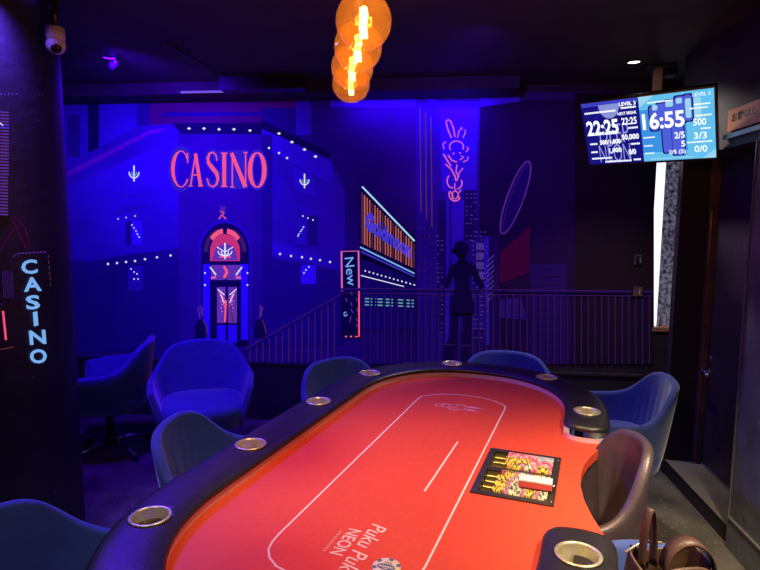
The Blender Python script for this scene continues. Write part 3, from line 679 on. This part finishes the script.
# dealer button
db = onZ(386.5, 566, 0.772)
dbt = thing('dealer_button', 'large round cream and slate dealer button lying on the red felt', 'dealer button', (db.x, db.y, 0.761), TA)
m_cream = M('button_cream', (0.85, 0.80, 0.58), 0.4); m_slate = M('button_slate', (0.13, 0.18, 0.24), 0.4)
mb = MB(); mb.lathe([(0.034, 0), (0.0355, 0.001), (0.0355, 0.009), (0.0345, 0.0105)], n=48); mb.build('button_disc', m_cream, dbt, True)
mb = MB()
for k in range(6):
    a0 = 2*PI*k/6+0.25; ps = [(0.0345*math.cos(a0+j*0.1), 0.0345*math.sin(a0+j*0.1)) for j in range(5)]+[(0.024*math.cos(a0+j*0.1), 0.024*math.sin(a0+j*0.1)) for j in range(4, -1, -1)]
    mb.add([(x, y, 0.0108) for x, y in ps], [tuple(range(10))])
    ps = [(0.0358*math.cos(a0+j*0.1), 0.0358*math.sin(a0+j*0.1)) for j in range(5)]
    mb.grid([[(x, y, 0.001), (x, y, 0.0095)] for x, y in ps])
ell = [(0.023*math.cos(2*PI*k/24), -0.003+0.0125*math.sin(2*PI*k/24)) for k in range(24)]
mb.add([(x, y, 0.0109) for x, y in ell], [tuple(range(24))]); mb.build('slate_inlay', m_slate, dbt)
mb = MB()
for k in range(8): mb.span((-0.017+k*0.0044, -0.0055, 0.0109), (-0.0138+k*0.0044, -0.0005, 0.0112))
mb.span((-0.006, -0.0115, 0.0109), (0.006, -0.009, 0.0112)); mb.build('button_print', m_cream, dbt)
mb = MB()
for k in range(5): mb.lathe([(0.0022, 0.0109), (0.0015, 0.0114)], (-0.008+k*0.004, 0.014+0.002*(k % 2), 0), 8)
mb.build('crest', M('crest_dark', (0.2, 0.05, 0.05), 0.5), dbt)

# ================================================================ CHAIRS (tub armchairs)
m_vel = M('blue_velvet', (0.035, 0.072, 0.28), 0.85, noise=0.18, scale=14, sheen=0.5, bump=0.1, bscale=300)
m_leather = M('taupe_leather', (0.075, 0.05, 0.055), 0.38, noise=0.2, scale=12, bump=0.12, bscale=160, spec=0.6)
m_base = M('chair_base_black', (0.02, 0.02, 0.022), 0.4)
def shell(back_h, arm_h, rw, rd, flare, pleat, npl, thick=0.038, armlen=0.22):
    """tub shell around -Y: returns an MB"""
    path = []; n = 72
    L1 = armlen; Lc = PI*0.5*(rw+rd)/2*1.0
    tot = 2*(L1+Lc)
    for i in range(n+1):
        s = -1+2*i/n; d = abs(s)*tot/2; sg = 1 if s >= 0 else -1
        if d <= Lc:
            a = d/Lc*PI/2; ex = 0.86
            x = rw*math.sin(a)**ex if a > 0 else 0; y = -rd*max(math.cos(a), 0)**ex; nx, ny = math.sin(a), -math.cos(a)
        else:
            x = rw-0.02*(d-Lc)/L1; y = (d-Lc); nx, ny = 1, 0
        u = d/(tot/2)
        k = 1-1/(1+math.exp(-(u-0.40)*13)); h = arm_h+(back_h-arm_h)*k-0.02*max(0, u-0.8)/0.2
        path.append((sg*x, y, sg*nx, ny, h, s, u))
    mb = MB(); rows = []
    for (x, y, nx, ny, h, s, u) in path:
        th = thick*(1 if u < 0.94 else math.sqrt(max(0.12, 1-((u-0.94)/0.06)**2)))
        zb = 0.34; sec = []
        pl = pleat*abs(math.sin(s*npl*PI/2)) if u < 0.8 else 0
        for j in range(7):      # outer, bottom to top
            t = j/6; z = zb+(h-0.02-zb)*t; off = flare*(t**0.8-1); sec.append((x+nx*off, y+ny*off, z))
        for j in range(1, 6):   # rolled rim
            a = PI*j/6; off = -th/2+th/2*math.cos(a); sec.append((x+nx*off, y+ny*off, h-0.02+th/2*math.sin(a)*1.1))
        for j in range(7):      # inner, top to bottom
            t = 1-j/6; z = zb+(h-0.02-zb)*t; off = flare*(t**0.8-1)-th*(1.0+0.45*(1-t))+pl*math.sin(PI*min(1, t*1.05))*1.0; sec.append((x+nx*off, y+ny*off, z))
        rows.append(sec)
    mb.grid(rows, True, cap=True)
    return mb
def make_chair(label, mat, back_h=0.80, arm_h=0.61, rw=0.325, rd=0.31, flare=0.07, pleat=0.006, npl=22, name='tub_armchair', group='blue tub armchairs around the table'):
    t = thing(name, label, 'chair', group=group)
    shell(back_h, arm_h, rw, rd, flare, pleat, npl).build('backrest', mat, t, True)
    mb = MB(); n = 40; rows = []
    iw = rw-flare-0.005; idp = rd-flare-0.01
    for (sc, z) in ((0.0, 0.325), (0.85, 0.325), (1.0, 0.34), (1.03, 0.43), (1.0, 0.458), (0.90, 0.472), (0.0, 0.478)):
        r = []
        for k in range(n):
            a = 2*PI*k/n; c, s = math.cos(a), math.sin(a)
            x = iw*math.copysign(abs(c)**0.62, c); y = (idp if s < 0 else 0.27)*math.copysign(abs(s)**0.5, s)
            r.append((x*sc, y*sc, z))
        rows.append(r)
    mb.grid(rows, True); mb.build('seat', mat, t, True)
    mb = MB(); mb.lathe([(0.09, 0.335), (0.09, 0.32), (0.03, 0.31), (0.026, 0.12), (0.04, 0.10), (0.04, 0.065), (0.0, 0.06)], n=20); mb.build('pedestal', m_base, t, True)
    for k in range(4):
        a = PI/4+PI/2*k; c, s = math.cos(a), math.sin(a)
        mb = MB(); mb.tube([(0.02*c, 0.02*s, 0.09), (0.15*c, 0.15*s, 0.075), (0.29*c, 0.29*s, 0.045)], [0.017, 0.014, 0.010], 8)
        lg = mb.build('leg', m_chrome, t, True)
        mb = MB(); mb.lathe([(0.018, 0.0), (0.018, 0.03), (0.008, 0.05)], (0.285*c, 0.285*s, 0), 12); mb.build('glide', m_base, lg, True)
    return t
def place(o, x, y, dx, dy, label=None):
    o.location = (x, y, 0); o.rotation_euler = (0, 0, math.atan2(dy, dx)-PI/2)
    if label: o['label'] = label
cB = make_chair('blue velvet tub armchair facing the camera below the painted arched entrance', m_vel)
place(cB, -1.50, 3.42, 0.38, -0.925)
for (x, y, dx, dy, lb) in [
    (-2.25, 3.60, -0.93, -0.3, 'blue tub armchair turned away, partly hidden behind the round column'),
    (-0.80, 2.15, 0.95, 0.05, 'blue tub armchair pulled up to the left long side of the red table'),
    (-0.42, 3.06, 0.75, -0.66, 'dark blue tub armchair at the far left corner of the table rail'),
    (0.385, 3.31, -0.15, -0.98, 'blue tub armchair mostly hidden behind the far end of the table'),
    (0.93, 3.10, -0.95, 0.10, 'steel blue pleated tub armchair at the far right corner beside the door'),
    (-1.04, 1.38, 0.98, -0.08, 'blue grey armchair back nearest the camera beside the left rail')]:
    o = copy_tree(cB); place(o, x, y, dx, dy, lb)
    if y < 1.5: o.scale = (1, 1, 0.94)
cI = make_chair('low blue tub chair holding the brown bag in the near right corner', m_vel, 0.70, 0.53, 0.25, 0.26, 0.06, 0.004, 18)
place(cI, 0.585, 1.37, 0.1, -0.99)
cG = make_chair('taupe leather high back chair at the dealer cut-out of the table', m_leather, 0.87, 0.62, 0.20, 0.235, 0.05, 0.006, 14, 'dealer_chair', None)
place(cG, 0.49, 1.97, -0.97, -0.15)

# ================================================================ BAG
bag = thing('leather_bag', 'brown leather handbag with upright strap loops on the near right chair', 'bag', (0.605, 1.465, 0.478), 0.25)
bag.scale = (0.78, 0.85, 1.2)
m_bag = M('bag_brown', (0.085, 0.045, 0.03), 0.45, noise=0.25, scale=10, bump=0.15, bscale=120); m_bin = M('bag_lining', (0.05, 0.06, 0.12), 0.8)
mb = MB(); rows = []
for (sc, z) in ((0.0, 0.0), (0.9, 0.0), (1.0, 0.03), (1.05, 0.10), (1.0, 0.17), (0.92, 0.22), (0.88, 0.222), (0.93, 0.17), (0.95, 0.05), (0.0, 0.04)):
    rows.append([(0.135*sc*math.copysign(abs(math.cos(a))**0.6, math.cos(a)), 0.085*sc*math.copysign(abs(math.sin(a))**0.6, math.sin(a)), z+0.012*math.sin(3*a)*(z > 0.1)) for a in [2*PI*k/36 for k in range(36)]])
mb.grid(rows, True); mb.build('bag_body', m_bag, bag, True, subsurf=1)
def strap(cx, cy, ang, w, h, band, name):
    mb = MB(); rows = []; ca, sa = math.cos(ang), math.sin(ang)
    for i in range(21):
        a = PI*i/20; lx = w*math.cos(a); lz = 0.19+h*math.sin(a); tx, tz = math.cos(a), math.sin(a)
        sec = []
        for (bw, bt) in ((-band, 0), (band, 0), (band, 0.006), (-band, 0.006)):
            rx = lx+tx*bt; rz = lz+tz*bt; sec.append((cx+rx*ca-bw*sa, cy+rx*sa+bw*ca, rz))
        rows.append(sec)
    mb.grid(rows, True, cap=True); return mb.build(name, m_bag, bag, True)
strap(-0.065, 0.02, 0.35, 0.028, 0.13, 0.013, 'strap'); strap(0.06, -0.01, -0.2, 0.075, 0.065, 0.028, 'strap')
mb = MB(); mb.tube([(-0.14, 0.03, 0.225), (-0.06, 0.05, 0.238), (0.0, 0.04, 0.235)], 0.0035); mb.build('zipper', m_gold, bag, True)

# ================================================================ CEILING THINGS
# globe pendants in a row
globes = [(-0.179, 1.32, 2.045), (-0.222, 1.531, 2.052), (-0.270, 1.741, 2.055), (-0.306, 1.949, 2.059)]
m_glass = bpy.data.materials.new('amber_glass'); m_glass.use_nodes = True; nt = m_glass.node_tree; nt.nodes.clear()
out = nt.nodes.new('ShaderNodeOutputMaterial'); tr = nt.nodes.new('ShaderNodeBsdfTransparent'); tr.inputs[0].default_value = (1.0, 0.76, 0.48, 1)
gl = nt.nodes.new('ShaderNodeBsdfGlossy'); gl.inputs['Roughness'].default_value = 0.03; gl.inputs[0].default_value = (1, 0.8, 0.6, 1)
tl = nt.nodes.new('ShaderNodeBsdfTranslucent'); tl.inputs[0].default_value = (1.0, 0.48, 0.12, 1)
lw = nt.nodes.new('ShaderNodeLayerWeight'); lw.inputs[0].default_value = 0.25
m1 = nt.nodes.new('ShaderNodeMixShader'); m2 = nt.nodes.new('ShaderNodeMixShader'); m1.inputs[0].default_value = 0.03
nt.links.new(tr.outputs[0], m1.inputs[1]); nt.links.new(tl.outputs[0], m1.inputs[2]); nt.links.new(m1.outputs[0], m2.inputs[1]); nt.links.new(gl.outputs[0], m2.inputs[2])
mlt = nt.nodes.new('ShaderNodeMath'); mlt.operation = 'MULTIPLY'; mlt.inputs[1].default_value = 0.45; nt.links.new(lw.outputs['Facing'], mlt.inputs[0]); nt.links.new(mlt.outputs[0], m2.inputs[0]); nt.links.new(m2.outputs[0], out.inputs[0])
m_fil = glow('filament_glow', (1.0, 0.70, 0.25), 14)
plc = ['nearest the camera', 'second from the camera', 'third from the camera', 'farthest and lowest in view']
for i, g in enumerate(globes):
    t = thing('globe_pendant_lamp', 'amber glass globe bulb, %s in the hanging row of four' % plc[i], 'lamp', g, 0, 'amber globe bulbs over the table')
    R = 0.0625
    mb = MB(); mb.lathe([(max(R*math.sin(a), 0), -R*math.cos(a)) for a in [PI*k/28 for k in range(27)]], n=40, caps=False); mb.build('glass_globe', m_glass, t, True)
    mb = MB()
    for k in range(3):
        a0 = 2*PI*k/3; mb.tube([(0.006*math.cos(a0+j*0.25), 0.006*math.sin(a0+j*0.25), -0.036+0.066*j/12) for j in range(13)], 0.0034, 6)
    mb.build('filament', m_fil, t, True)
    mb = MB(); mb.lathe([(0.009, 0.058), (0.011, 0.066), (0.012, 0.085), (0.012, 0.11), (0.008, 0.125), (0.003, 0.13)], n=20); mb.build('lamp_socket', m_dark_pl, t, True)
    mb = MB(); mb.tube([(0, 0, 0.13), (0, 0, ZC-g[2]-0.02)], 0.0025); mb.build('cord', m_dark_pl, t)
    mb = MB(); mb.lathe([(0.035, ZC-g[2]-0.022), (0.04, ZC-g[2]-0.015), (0.04, ZC-g[2])], n=20); mb.build('ceiling_rose', m_dark_pl, t)
    L = lamp('bulb_light', 'POINT', (0, 0, 0.0), None, 4.5, (1.0, 0.45, 0.12), 0.02); L.parent = t
# security camera
pc = thing('security_camera', 'white dome security camera hanging from the ceiling beside the round column', 'camera', (-1.755, 2.531, 2.466)); pc.scale = (0.88, 0.88, 0.88)
R_ = 0.047
mb = MB(); mb.lathe([(0.02, 0.0), (0.02, ZC-2.455)], n=16); mb.build('ceiling_stem', m_dark_pl, pc, True)
mb = MB(); mb.lathe([(0.046, 0.0), (0.046, -0.055), (0.042, -0.064), (0.03, -0.067)], n=28); mb.build('camera_base', m_white_pl, pc, True)
mb = MB(); mb.lathe([(max(R_*math.sin(a), 0), -0.085-R_*math.cos(a)) for a in [PI*k/16 for k in range(15)]], n=28, caps=False); mb.build('camera_head', m_white_pl, pc, True)
d = Vector((0.45, -0.6, -0.62)).normalized(); R = d.to_track_quat('Z', 'Y').to_matrix()
mb = MB(); mb.lathe([(0.027, 0.0375), (0.022, 0.045), (0.010, 0.0495), (0.0, 0.05)], tuple(Vector((0, 0, -0.085))), 20, 0, R); mb.build('camera_lens', m_dark_pl, pc, True)
# round ceiling lights
def downlight(p, label, col, s, ring):
    t = thing('ceiling_downlight', label, 'ceiling light', (p[0], p[1], ZC))
    mb = MB(); mb.lathe([(0.052, 0), (0.052, -0.008), (0.040, -0.012), (0.036, -0.004)], n=28, caps=False); mb.build('ring', ring, t, True)
    mb = MB(); mb.lathe([(0.0, -0.003), (0.037, -0.005), (0.0365, -0.001)], n=28); mb.build('diffuser', glow('diffuser', col, s), t)
downlight(onZ(634, 61, ZC), 'small round white downlight in the ceiling above the screen', (1, 0.95, 0.9), 8, m_dark_pl)
downlight((-1.84, 2.50), 'blue lit round downlight in the ceiling left of the globe bulbs', (0.12, 0.04, 1.0), 2.5, m_dark_pl)
sp_ = onZ(113, 53, ZC)
t = thing('ceiling_spotlight', 'small black adjustable spotlight with pale tip on the ceiling', 'spotlight', (sp_.x, sp_.y, ZC))
mb = MB(); mb.lathe([(0.03, 0), (0.03, -0.02), (0.01, -0.025)], n=16); mb.tube([(0, 0, -0.02), (0.005, -0.01, -0.07)], 0.006); mb.build('mount', m_dark_pl, t)
mb = MB(); mb.lathe([(0.018, -0.04), (0.024, 0.03), (0.02, 0.03), (0.014, -0.03)], (0.0, -0.01, -0.075), 16, 0, Matrix.Rotation(0.9, 3, 'X') @ Matrix.Rotation(0.8, 3, 'Y')); mb.build('lamp_head', m_dark_pl, t, True)
mb = MB(); mb.tube([(-0.05, -0.02, -0.03), (0.0, -0.02, -0.04), (0.022, -0.02, -0.038)], 0.004); mb.build('lever', m_white_pl, t)
# wall-washer box and dark beams at the ceiling
t = thing('light_box', 'dark box fixture on the soffit above the CASINO lettering', 'light fixture', (-1.25, 4.02, ZC))
mb = MB(); mb.span((-0.30, -0.06, -0.09), (0.30, 0.06, 0)); mb.build('housing', m_dark_pl, t)
mb = MB(); mb.span((-0.62, 0.02, -0.088), (-0.31, 0.045, -0.078)); mb.build('lamp_tube', glow('lilac_tube', (0.25, 0.12, 0.9), 0.7), t)
pts = [onZ(168, 42, ZC-0.01), onZ(185, 55, ZC-0.01), onZ(200, 63, ZC-0.01), onZ(214, 74, ZC-0.01)]
mb = MB(); mb.tube([(p.x, p.y, p.z) for p in pts], 0.006); tag(mb.build('ceiling_cable', m_dark_pl, None, True), 'thin dark cable running along the ceiling above the CASINO lettering', 'cable')

# ================================================================ SCREEN
tvc = Vector((1.178, 3.532, 2.143-EYE))*0.94+Vector((0, 0, EYE)); RT = (Matrix.Rotation(-0.578, 4, 'Z') @ Matrix.Rotation(0.533, 4, 'X')).to_3x3()
tvo = thing('wall_screen', 'wide tournament clock screen tilted down from a ceiling bracket', 'screen', tvc)
tvo.rotation_euler = RT.to_euler()
TW, THh = 0.36*0.94, 0.21*0.94
mb = MB(); mb.span((-TW, -0.012, -THh), (TW, 0.028, THh)); mb.build('screen_bezel', m_dark_pl, tvo, bevel=0.003)
def tvf(x, y, z): return (-TW+0.010+x*(2*TW-0.020), -0.0125-z, THh-0.010-y*(2*THh-0.024))
V = Paint(tvf, 0.00025)
s_nav = glow('screen_navy', (0.008, 0.008, 0.26), 0.8); s_nav2 = glow('screen_navy_light', (0.05, 0.06, 0.6), 0.9); s_w = glow('screen_white', (0.9, 0.93, 1.0), 1.25)
s_sky = glow('screen_sky', (0.045, 0.30, 0.80), 0.95); s_sky2 = glow('screen_cyan', (0.13, 0.55, 0.88), 0.95); s_sky3 = glow('screen_pale', (0.35, 0.70, 0.92), 0.95)
s_gb = glow('screen_graffiti', (0.08, 0.12, 0.72), 0.95); s_go = glow('screen_outline', (0.01, 0.01, 0.22), 0.8); s_moon = glow('screen_moon', (0.28, 0.33, 0.75), 0.9); s_gl = glow('screen_lilac', (0.35, 0.38, 0.9), 0.9)
D = 0.462
V.rect(0, 0, D, 1, s_nav, 1); V.rect(D, 0, 1, 1, s_sky, 1); V.rect(D, 0, 1, 0.2, s_sky2, 2); V.rect(D, 0.86, 1, 1, s_sky2, 2); V.rect(0.80, 0, 1, 1, s_sky2, 2)
V.poly([(D, 0), (0.58, 0), (D, 0.16)], s_sky3, 3); V.poly([(0.9, 1), (1, 0.86), (1, 1)], s_sky3, 3)
V.rect(0, 0, D, 0.06, s_nav2, 2)
V.poly(arc(0.225, 0.05, 0.085, 0.22, 0, 180, 16), s_moon, 3)
def vt(s, x0, y0, x1, y1, m=s_w, z=8, b=0.0): V.text(s, (x0, y1), (x1-x0, 0), (0, -(y1-y0)), m, z, b)
vt('22:25', 0.02, 0.28, 0.285, 0.52, b=0.028); vt('22:25', 0.315, 0.28, 0.435, 0.39, b=0.02)
vt('DEEP', 0.12, 0.36, 0.36, 0.66, s_gl, 5, -0.012); vt('NEON', 0.10, 0.68, 0.36, 0.97, s_gl, 5, -0.012)
vt('LEVEL 3', 0.31, 0.045, 0.44, 0.10, b=0.03); vt('NEXT BREAK', 0.29, 0.19, 0.44, 0.235, b=0.02); vt('500/1,000', 0.115, 0.60, 0.29, 0.69, b=0.03); vt('50,000', 0.30, 0.54, 0.44, 0.64, b=0.03)
vt('1,000', 0.185, 0.74, 0.29, 0.83, b=0.03); vt('0/0', 0.345, 0.78, 0.405, 0.87, b=0.03)
for (x0, y, x1) in [(0.02, 0.155, 0.28), (0.32, 0.13, 0.44), (0.36, 0.445, 0.44), (0.03, 0.655, 0.10), (0.03, 0.79, 0.09), (0.03, 0.90, 0.21), (0.37, 0.70, 0.44), (0.14, 0.965, 0.37), (0.38, 0.955, 0.44)]:
    x = x0
    while x < x1-0.008:
        w = random.uniform(0.006, 0.012); V.rect(x, y-0.014, x+w, y+0.014, s_w, 7); x += w+0.003
for k in range(40): V.dot(random.uniform(0.01, D-0.01), random.uniform(0.1, 0.98), 0.0022, s_gl, 4)
# graffiti shape on the right half
def blob(x0, y0, x1, y1, r=0.02): 
    P0 = arc(x1-r, y0+2*r, r, 2*r, -90, 0, 5)+arc(x1-r, y1-2*r, r, 2*r, 0, 90, 5)+arc(x0+r, y1-2*r, r, 2*r, 90, 180, 5)+arc(x0+r, y0+2*r, r, 2*r, 180, 270, 5)
    return P0
for (a, b_, c, d_) in [(0.535, 0.16, 0.60, 0.52), (0.59, 0.13, 0.66, 0.47), (0.65, 0.10, 0.73, 0.47), (0.725, 0.06, 0.80, 0.44), (0.79, 0.05, 0.85, 0.42), (0.62, 0.45, 0.69, 0.88), (0.69, 0.45, 0.78, 0.92)]:
    V.poly(blob(a-0.008, b_-0.02, c+0.008, d_+0.02), s_go, 4); V.poly(blob(a+0.002, b_, c-0.002, d_), s_gb, 5)
for (a, b_, c, d_) in [(0.56, 0.14, 0.60, 0.22), (0.66, 0.11, 0.715, 0.19), (0.735, 0.08, 0.78, 0.16), (0.80, 0.10, 0.84, 0.38), (0.86, 0.10, 0.91, 0.42)]: V.poly(blob(a, b_, c, d_, 0.012), s_sky3, 6)
vt('16:55', 0.478, 0.25, 0.79, 0.50, z=9, b=0.028); vt('2/5', 0.71, 0.57, 0.785, 0.67, z=9, b=0.02); vt('5', 0.755, 0.71, 0.785, 0.80, z=9, b=0.02); vt('2/5 (5)', 0.66, 0.84, 0.785, 0.92, z=9, b=0.015)
vt('3/3', 0.85, 0.60, 0.94, 0.70, z=9, b=0.01); vt('0/0', 0.85, 0.80, 0.94, 0.90, z=9, b=0.01); vt('LEVEL 3', 0.855, 0.035, 0.975, 0.085, z=9); vt('500', 0.85, 0.40, 0.94, 0.50, z=9, b=0.01)
for (x0, y, x1) in [(0.475, 0.62, 0.56), (0.475, 0.75, 0.55), (0.475, 0.87, 0.56), (0.86, 0.20, 0.98), (0.83, 0.25, 0.96), (0.87, 0.36, 0.98), (0.90, 0.55, 0.98), (0.80, 0.745, 0.98), (0.52, 0.965, 0.85), (0.53, 0.10, 0.72)]:
    x = x0
    while x < x1-0.008:
        w = random.uniform(0.006, 0.014); V.rect(x, y-0.011, x+w, y+0.011, s_sky3 if y > 0.95 else s_w, 8); x += w+0.004
V.mb.build('screen_picture', V.mats, tvo)
brk = thing('screen_bracket', 'ceiling bracket with short tan pole above the tilted screen', 'bracket', (1.36, 3.93, 0))
mb = MB(); mb.box((0, 0, 2.44), (0.05, 0.04, 0.28)); mb.build('pole', M('pole_tan', (0.5, 0.28, 0.22), 0.5, noise=0.2), brk, bevel=0.004)
mb = MB(); mb.box((0, 0, 2.59), (0.19, 0.12, 0.02)); mb.box((0.08, 0.02, 2.56), (0.07, 0.09, 0.05)); mb.build('ceiling_plate', m_dark_pl, brk, bevel=0.004)
mb = MB(); mb.tube([(0, 0, 2.31), (-0.20, -0.52, 2.16)], 0.018); mb.build('arm', m_dark_pl, brk)

# ================================================================ RIGHT WALL SIGN, SWITCHES
sg = thing('wall_sign', 'orange notice board with dark Japanese lettering high on the right wall', 'sign', (1.447, 2.80, 2.115))
mb = MB(); mb.span((-0.012, -0.40, -0.052), (0.0, 0.33, 0.052)); mb.build('board', M('sign_orange', (0.62, 0.24, 0.12), 0.5, noise=0.12, scale=10), sg)
mb = MB(); put_text(mb, 'お静はし', lambda u, v: (-0.0125, 0.29-0.235*u, -0.012+0.044*v), 0, 0.02); mb.build('lettering', m_dark_pl, sg)
mb = MB(); mb.span((-0.02, -0.40, -0.088), (0.0, 0.35, -0.066)); o = mb.build('rail', m_edge, sg); o['label'] = 'grey metal rail under the board'
for nm, (px_, py_), lab, sz in (('wall_switch', (638, 260), 'small dark wall switch with pale rim on the back wall, upper one', (0.05, 0.075)), ('wall_socket', (637.5, 291.5), 'dark square wall plate below the switch on the back wall', (0.085, 0.09))):
    p = onY(px_, py_, YB-0.01); t = thing(nm, lab, 'switch', (p.x, YB-0.004, p.z))
    mb = MB(); mb.box((0, -0.006, 0), (sz[0], 0.008, sz[1])); mb.build('plate', m_edge if nm == 'wall_switch' else m_dark_pl, t, bevel=0.002)
    mb = MB(); mb.box((0, -0.012, 0), (sz[0]*0.75, 0.006, sz[1]*0.8)); mb.build('rocker', m_dark_pl if nm == 'wall_switch' else m_brown, t, bevel=0.001)
    mb = MB(); mb.box((0.012, -0.016, 0.0), (0.005, 0.003, 0.035)); mb.build('lever', m_white_pl, t)
